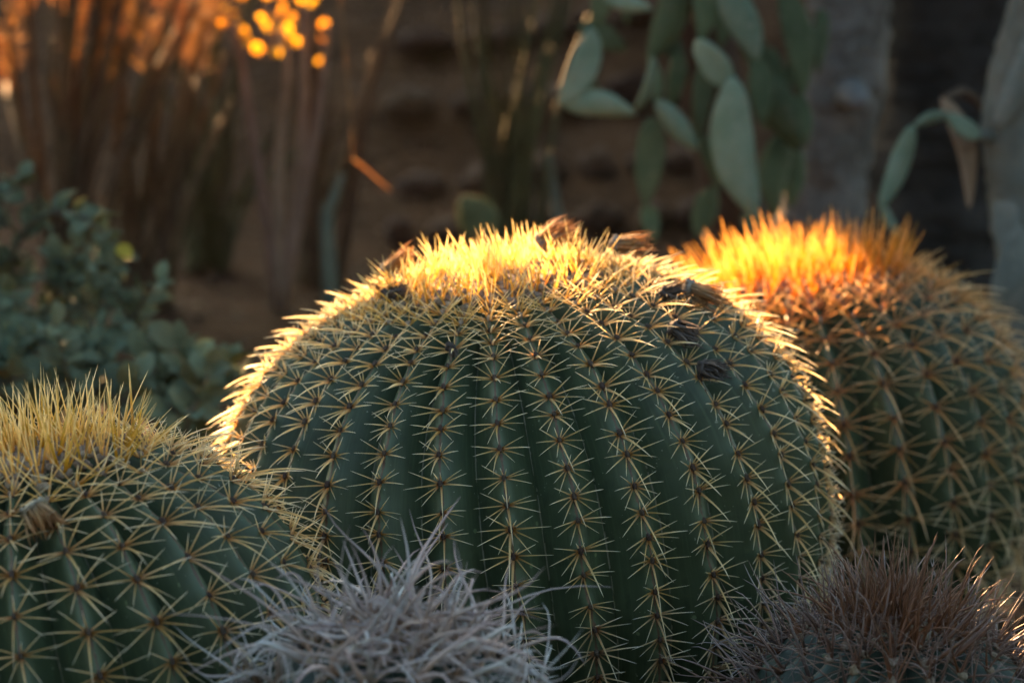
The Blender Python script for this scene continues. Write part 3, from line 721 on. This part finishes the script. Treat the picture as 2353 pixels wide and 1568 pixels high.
# ------------------------------------------------------------------ trees behind
M_TLEAF = mat_simple('tree_leaf', (.030, .045, .016), (.055, .075, .028), 3, .6, .25, 0, .001)
def leaf_cloud(c, rad, n, size, rng, keep=None):
    mb = MB(); clumps = [Vector((jit(rng, 1), jit(rng, 1), jit(rng, 1))) for _ in range(60)]
    clumps = [q for q in clumps if q.length < 1.0]
    while len(mb.f) < n:
        q = rng.choice(clumps) * .85 + Vector((rng.gauss(0, .14), rng.gauss(0, .14), rng.gauss(0, .14)))
        p = Vector((c[0] + q.x * rad[0], c[1] + q.y * rad[1], c[2] + q.z * rad[2]))
        if keep and not keep(p): 
            if rng.random() < .03: n -= 1
            continue
        a = Vector((jit(rng, 1), jit(rng, 1), jit(rng, 1))).normalized() * size * rng.uniform(.7, 1.3); s_ = a.orthogonal().normalized() * a.length * .28
        if rng.random() < .5: s_ = s_.cross(a.normalized())
        b = len(mb.v)
        for v in (p, p + a * .5 + s_, p + a, p + a * .5 - s_): mb.v.append(tuple(v)); mb.t.append(0); mb.r.append(0); mb.a.append(0)
        mb.f.append((b, b + 1, b + 2, b + 3)); mb.m.append(0)
    return mb
def in_view(p, m=20):
    x, y, w = proj(p); return w > 0 and -m < x < 2352 + m and -m < y < 1568 + m
def sunbeam(p, pad_=.0):
    """true where leaves would close the gap through which the low sun reaches the barrels"""
    t = (p.y - 2.75) / sun_vec.y; q = p - sun_vec * t
    return -.44 - pad_ < q.x < .70 + pad_ and .12 < q.z < .68 - .3 * max(0, -q.x - .05) - 1.0 * min(.2, max(0, q.x - .18)) and p.y > 2.8
def glowgap(p):
    t = (p.y - 5.4) / sun_vec.y; q = p - sun_vec * t
    return -1.2 < q.x < -.3 and .48 < q.z < .90 and p.y > 4.8
def tree(name, label, pts, r0, r1, bark, clouds, n, size, seed, group=None, sides=16, limbs=()):
    rg = random.Random(seed); org = Vector(pts[0]); t = tag(empty(name, org), label, 'tree', group)
    tr = woody(t, 'trunk', pts, r0, r1, bark, org, sides + 6, .20, seed, 130)
    for lp in limbs: woody(t, 'limb', lp, .03, .012, bark, org, 8)
    cr = MB()
    for c, rad in clouds: cr.add(leaf_cloud(c, rad, n, size, rg, lambda p: not in_view(p) and not sunbeam(p) and not glowgap(p)))  # crowns out of view, shaped to leave gaps for the sun
    cr.v = [tuple(Vector(v) - org) for v in cr.v]; cr.obj('crown', M_TLEAF, t, False)
    return t, tr
g0 = at(1870, 760, 5.0); g0.z = ground_z(g0.x, g0.y) - .03
t1, tr1 = tree('tree', 'grey barked tree trunk with a pale knot, rising behind the drooping prickly pear', [g0, at(1872, 640, 5.0), at(1895, 400, 5.0), at(1935, 150, 4.98), at(1965, -100, 4.95), at(1990, -700, 4.9), at(2000, -1400, 4.9)], .10, .075, M_BARK,
    [((.9, 4.9, 2.7), (1.5, 1.5, .9)), ((.4, 6.2, 2.6), (1.6, 1.2, .9)), ((.3, 6.6, 1.5), (1.2, .8, .8)), ((-.4, 6.4, 1.45), (.6, .5, .5))], 6000, .13, 3)  # lower leaf clouds added to block sun on soil, pads and trunks
kn = MB(); kp = at(1965, 220, 4.86); kn.tube([kp + Vector((-.01, .05, 0)), kp + Vector((0, .01, 0)), kp + Vector((.012, -.02, -.012)), kp + Vector((.014, -.026, -.016))], [.04, .028, .022, .014], 10, 1)
kn.v = [tuple(Vector(v) - g0) for v in kn.v]; kk = kn.obj('knot', mat_simple('pale_knot', (.08, .08, .075), (.17, .17, .165), 20, .8), t1); kk['label'] = 'pale grey branch stub'
g1 = at(2180, 700, 6.0); g1.z = ground_z(g1.x, g1.y) - .03
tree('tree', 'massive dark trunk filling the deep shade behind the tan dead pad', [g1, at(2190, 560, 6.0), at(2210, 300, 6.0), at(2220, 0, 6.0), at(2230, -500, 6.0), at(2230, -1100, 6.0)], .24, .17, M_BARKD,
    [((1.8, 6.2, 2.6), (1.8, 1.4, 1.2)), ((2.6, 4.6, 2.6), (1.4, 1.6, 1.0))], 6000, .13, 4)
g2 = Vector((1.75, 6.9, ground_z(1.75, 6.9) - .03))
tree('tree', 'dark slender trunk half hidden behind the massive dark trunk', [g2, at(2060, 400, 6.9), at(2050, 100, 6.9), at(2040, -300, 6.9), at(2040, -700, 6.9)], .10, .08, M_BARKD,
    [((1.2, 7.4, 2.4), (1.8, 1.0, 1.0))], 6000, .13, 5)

g3 = Vector((-2.5, 6.6, ground_z(-2.5, 6.6) - .03))
tree('tree', 'leafy tree leaning over the dry stalk clumps beside the bush', [g3, g3 + Vector((.05, 0, .6)), g3 + Vector((.2, -.1, 1.4)), g3 + Vector((.35, -.2, 2.4))], .10, .05, M_BARKB,
    [((-2.0, 6.0, 2.2), (1.4, 1.3, 1.15)), ((-2.9, 5.2, 2.2), (1.2, 1.2, 1.2)), ((-2.4, 4.6, 1.7), (1.0, 1.0, .9)), ((-1.9, 5.2, 1.6), (.8, .7, .6))], 8000, .13, 6)  # whole tree out of view, added to keep sun off the left barrel

for k, (x, y, lab) in enumerate([(-2.6, -2.6, 'broad garden tree behind the viewpoint beside the path'), (.4, -3.6, 'dense garden tree straight behind the viewpoint'), (3.2, -2.0, 'garden tree with low branches behind the viewpoint'), (4.2, 1.8, 'garden tree shading the barrels from the side'), (-4.0, 1.6, 'spreading garden tree standing beyond the leafy bush')]):
    g = Vector((x, y, ground_z(x, y) - .03))
    tree('tree', lab, [g, g + Vector((.05, 0, .8)), g + Vector((0, .05, 1.8)), g + Vector((.1, 0, 3.0))], .12, .06, M_BARKB, [((x, y, 2.0), (2.0, 1.5, 1.9))], 5000, .20, 20 + k)  # unseen trees, added to dim the sky light on the barrel fronts

# ------------------------------------------------------------------ dry brush and flowering shrub on the bank
M_STRAW = mat_simple('dry_stalk', (.060, .040, .020), (.115, .080, .045), 12, .85, .25, .3, .003)
M_STRAWO = mat_simple('olive_stalk', (.036, .038, .014), (.070, .068, .028), 12, .8, .2, .3, .003)
M_STEMB = mat_simple('blue_green_stem', (.055, .072, .055), (.10, .12, .095), 14, .7, 0, .3, .003)
M_FLOW = mat_simple('yellow_flower', (.75, .33, .008), (.88, .48, .015), 30, .6, .55, .1, .001)
def stalk(root, org, pts, r0, r1, mat, name='stalk'):
    path = bezier(pts, 12); mb = MB(); mb.tube([p - org for p in path], [r0 + (r1 - r0) * i / 12 for i in range(13)], 7, 1)
    return mb.obj(name, mat, root)
M_PLUME = mat_simple('dry_plume', (.34, .19, .07), (.48, .30, .13), 30, .8, .6, .1, .001)  # straw for the plumes that stand in for the flare glow
def brush(label, bx, by, Y, targets, mat, r0, r1, seed, name='dry_brush', cat='dry brush', group='clumps of dry brush on the soil bank', plume=False):
    rg = random.Random(seed); o = at(bx, by, Y); o.z = ground_z(o.x, o.y) - .01
    root = tag(empty(name, o), label, cat, group)
    targets = list(targets) + [(x + rg.uniform(-70, 70), y + rg.uniform(-40, 200)) for x, y in targets]
    for (x, y, *rest) in targets:
        mid = (bx * .5 + x * .5 + jit(rg, 22), by * .5 + y * .5)
        st = stalk(root, o, [o + Vector((jit(rg, .05), jit(rg, .05), 0)), at(*mid, Y + jit(rg, .1)), at(x, y, Y + jit(rg, .25))], r0 * rg.uniform(.7, 1.2), r1, mat)
        if plume and y < 90:                       # feathery plumes added to make the upper left glow
            tip = at(x, y, Y); pl = MB()
            for k in range(46):
                p0 = tip + Vector((jit(rg, .01), jit(rg, .01), -rg.uniform(0, .12))); d = Vector((jit(rg, 1), jit(rg, 1), rg.uniform(.2, 1.4))).normalized() * rg.uniform(.03, .07)
                pl.tube([p0 - o, p0 + d * .5 - o, p0 + d + Vector((0, 0, -.008)) - o], [.0012, .0022, .0006], 3, .5, cap=False)
            pl.obj('seed_head', M_PLUME, st)
    return root
brush('clump of tall brown dry stalks behind the leafy bush, glowing at their tips', 150, 640, 5.3, [(60, -80), (130, -100), (190, -120), (240, -90), (300, -60), (370, -100), (420, 40), (20, 60), (100, 140), (210, 20), (270, 10), (330, 40), (160, 30)], M_STRAW, .016, .006, 1, plume=True)
brush('leaning brown dry stalks crossing beneath the yellow flowers', 330, 630, 5.5, [(200, -60), (270, -120), (400, -90), (470, -70), (520, 120), (440, 180), (360, 60), (230, 120)], M_STRAW, .017, .006, 2, plume=True)
brush('thin olive stalks standing between dry brush and prickly pear', 470, 600, 5.9, [(380, 0), (420, -80), (500, -60), (560, 60), (600, -90), (540, 250), (650, 260)], M_STRAWO, .014, .005, 3)
brush('brown twiggy stalks rising from the soil bank behind the sunlit crown', 730, 560, 5.8, [(830, 260), (870, 120), (700, -90), (760, 200), (690, -60), (930, -80)], M_STRAW, .017, .003, 4)
brush('olive green wiry stalks on the bank beside the drooping pads', 1170, 560, 5.6, [(1080, -60), (1130, 60), (1180, -90), (1230, -60), (1290, -80), (1250, -50), (1330, -80), (1190, 200), (1110, -70)], M_STRAWO, .015, .003, 5)
st0 = at(1290, 620, 5.0); st0.z = ground_z(st0.x, st0.y) - .01
tag(stalk(None, Vector((0, 0, 0)), [st0, at(1285, 560, 5.0), at(1275, 450, 5.0), at(1262, 350, 5.0)], .021, .003, M_STEMB, 'cactus_stem'), 'upright blue green cactus stem standing behind the sunlit crown', 'cactus')
st1 = at(760, 540, 5.4); st1.z = ground_z(st1.x, st1.y) - .01
tag(stalk(None, Vector((0, 0, 0)), [st1, at(750, 510, 5.4), at(765, 460, 5.4), at(785, 400, 5.4)], .020, .008, M_STEMB, 'cactus_stem'), 'leaning blue grey cactus stem among brown stalks on the bank', 'cactus')
fo = at(640, 600, 5.45); fo.z = ground_z(fo.x, fo.y) - .01
fl = tag(empty('flowering_shrub', fo), 'shrub with sunlit yellow flowers on pinkish brown stems rooted in the bank', 'shrub')
rng = random.Random(31)
M_STEMP = mat_simple('pinkish_stem', (.13, .085, .06), (.22, .15, .115), 14, .8, .1, .3, .003)
fstems = [[(640, 600), (640, 380), (660, 160), (640, 60)], [(600, 600), (590, 360), (560, 180), (540, 60)], [(680, 600), (690, 380), (700, 120), (710, -30)], [(650, 600), (720, 330), (745, 150), (750, 60)]]
for q in fstems: stalk(fl, fo, [fo] + [at(x, y, 5.45) for x, y in q[1:]], .014, .006, M_STEMP, 'stem')
def flower(root, org, P, s, rg):
    mb = MB(); ax = Vector((jit(rg, .8), -.5 + jit(rg, .8), .6)).normalized(); s1 = ax.orthogonal().normalized(); s2 = ax.cross(s1)
    mb.blob(P - org, (s * .3, s * .3, s * .25), 6, 4, 0, 0, 0, .2)
    for k in range(7):
        a = k * .9 + jit(rg, .2); d = s1 * math.cos(a) + s2 * math.sin(a); tt = ax.cross(d)
        b = len(mb.v)
        for p in (P, P + d * s * .55 + tt * s * .28 + ax * s * .2, P + d * s + ax * s * .15, P + d * s * .55 - tt * s * .28 + ax * s * .2): mb.v.append(tuple(p - org)); mb.t.append(0); mb.r.append(0); mb.a.append(0)
        mb.f.append((b, b + 1, b + 2, b + 3)); mb.m.append(0)
    mb.obj('flower', M_FLOW, root, False)
FL = [(515, 38), (512, 72), (560, 95), (545, 70), (570, 118), (535, 50), (615, 80), (640, 55), (650, 40), (635, 95), (690, 20), (705, 10), (720, 25), (660, 85), (672, 60), (610, 8), (620, -15), (660, 150 - 30), (635, 140), (590, 130), (680, 115), (745, 75), (740, 110), (738, 160), (660, 105), (600, 60), (555, 10), (690, -20), (645, 8)]
for (x, y) in FL:
    flower(fl, fo, at(x, y - 18, 5.45 + jit(rng, .15)), rng.uniform(.009, .016), rng)
# short pedicels joining the flowers to the stems
pm = MB()
for (x, y) in FL:
    sx, sy = min([(620 + 0, 130), (560, 120), (700, 60), (745, 130)], key=lambda q: abs(q[0] - x))
    pm.tube([at(sx, sy, 5.45) - fo, at((sx + x) / 2, (sy + y - 18) / 2 + 8, 5.45) - fo, at(x, y - 18, 5.45) - fo], [.003, .002, .0015], 5)
pm.obj('pedicels', M_STEMP, fl)['kind'] = 'stuff'

# unseen shrubs added on the bank to hold back the low sun
M_SHRUB = mat_simple('shrub_leaf', (.040, .036, .016), (.075, .066, .030), 3, .7, .2, 0, .001)
rng = random.Random(44)
SH = [(-4.2, 9.2, 1.9), (-3.2, 8.9, 1.66), (-2.4, 8.8, 1.56), (-1.6, 8.7, 1.54), (-.8, 8.8, 1.56), (0, 8.9, 1.7), (.9, 9.0, 2.0), (1.9, 9.1, 2.1)]
SHL = ['broad dark shrub closing the bank beside the stalk clumps', 'rounded dark shrub on the crest of the soil bank', 'low brown shrub on the bank behind the dry stalks', 'low brown shrub on the bank behind the flowers', 'low shrub on the crest behind the flowering shrub', 'shrub on the bank between flowers and prickly pear', 'tall shrub behind the prickly pear trunk', 'tall dark shrub behind the massive trunk']
for i, (x, y, top) in enumerate(SH):
    z0 = ground_z(x, y); h = top - z0; o = Vector((x, y, z0))
    r_ = tag(empty('bank_shrub', o), SHL[i], 'shrub', 'shrubs along the crest of the bank')
    for k in range(5):
        a = k * 1.26; stalk(r_, o, [o, o + Vector((math.cos(a) * .15, math.sin(a) * .1, h * .4)), o + Vector((math.cos(a) * .32, math.sin(a) * .2, h * .75))], .012, .005, M_STRAW, 'stem')
    c = leaf_cloud((x, y, z0 + h * .5), (.62, .35, h * .48), 3600, .11, rng, lambda p: p.z < top)
    c.v = [tuple(Vector(v) - o) for v in c.v]; c.obj('crown', M_SHRUB, r_, False)

# ------------------------------------------------------------------ small things
sl = MB(); a_, b_ = at(812, 366, 4.4), at(898, 438, 4.4)
sl.tube([a_, a_.lerp(b_, .3) + Vector((0, 0, .002)), a_.lerp(b_, .7), b_], [.0035, .0045, .0045, .003], 6, .5)
sl.tube([a_, at(800, 200, 4.5), at(780, -20, 4.6)], [.0003, .0003, .0003], 3, 1, cap=False)
tag(sl.obj('dry_leaf_sliver', mat_simple('amber_sliver', (.40, .20, .07), (.55, .30, .11), 40, .7, .5)), 'thin amber dry leaf sliver dangling on a thread before the brown bank', 'leaf')
P, nrm = center.hit(868, 662)
if P is not None:
    lm = leaf_mesh('fallen_leaf', .034, .014, .15, mat_simple('dead_leaf', (.10, .055, .02), (.17, .10, .045), 60, .7, .3))
    M = orient(at(900, 672, P.y) - at(850, 652, P.y), Vector((.2, -.8, .6))); M.translation = at(848, 652, P.y - .01)
    tag(link('fallen_leaf', lm, None, M), 'single curled brown dead leaf caught in the spines beside a dried flower', 'leaf')

# flat stones bedded in rows on the bank
M_STONE = mat_simple('red_brown_stone', (.026, .014, .009), (.058, .034, .021), 9, .9, 0, .8, .01, 6, .2)
rng = random.Random(91)
for row, (py, Y) in enumerate([(470, 6.2), (400, 6.5), (330, 6.9), (250, 7.3), (175, 7.8)]):
    x = 880 + 30 * (row % 2)
    while x < 1560:
        w = rng.uniform(60, 130); c = at(x + w / 2, py + jit(rng, 10), Y); c.z = ground_z(c.x, c.y)
        W = px2m(w, Y); mb = MB(); mb.blob((0, 0, 0), (W * .5, .07, rng.uniform(.030, .05)), 14, 8, 0, 0, 0, .5, rng.random() * 90)
        o = mb.obj('stone', M_STONE); o.location = c + Vector((0, 0, .012)); o.rotation_euler = (0, jit(rng, .08), jit(rng, .2))
        tag(o, 'flat reddish brown stone in the %s row up the soil bank' % ('lowest', 'second lowest', 'middle', 'second highest', 'highest')[row], 'stone', 'stones in rows on the bank'); x += w + rng.uniform(4, 40)

# ------------------------------------------------------------------ haze volume added for the flare glow at the upper left
n = NT('warm_haze'); n.n.remove(n.n['Material Output']) if False else None
vol = n.new('VolumePrincipled'); vol.inputs['Color'].default_value = (1.0, .84, .60, 1); vol.inputs['Density'].default_value = .00035; vol.inputs['Anisotropy'].default_value = .86
n.l.new(vol.outputs[0], n.out.inputs['Volume'])
hb = MB(); x0, x1, y0, y1, z0, z1 = -95, 95, -65, 165, -1.3, 4.6
hb.v = [(x, y, z) for z in (z0, z1) for y in (y0, y1) for x in (x0, x1)]; hb.t = hb.r = hb.a = [0] * 8
hb.f = [(0, 2, 3, 1), (4, 5, 7, 6), (0, 1, 5, 4), (1, 3, 7, 5), (3, 2, 6, 7), (2, 0, 4, 6)]; hb.m = [0] * 6
tag(hb.obj('haze', n.m, None, False), 'warm dusty air glowing against the low sun', None, None, 'stuff')
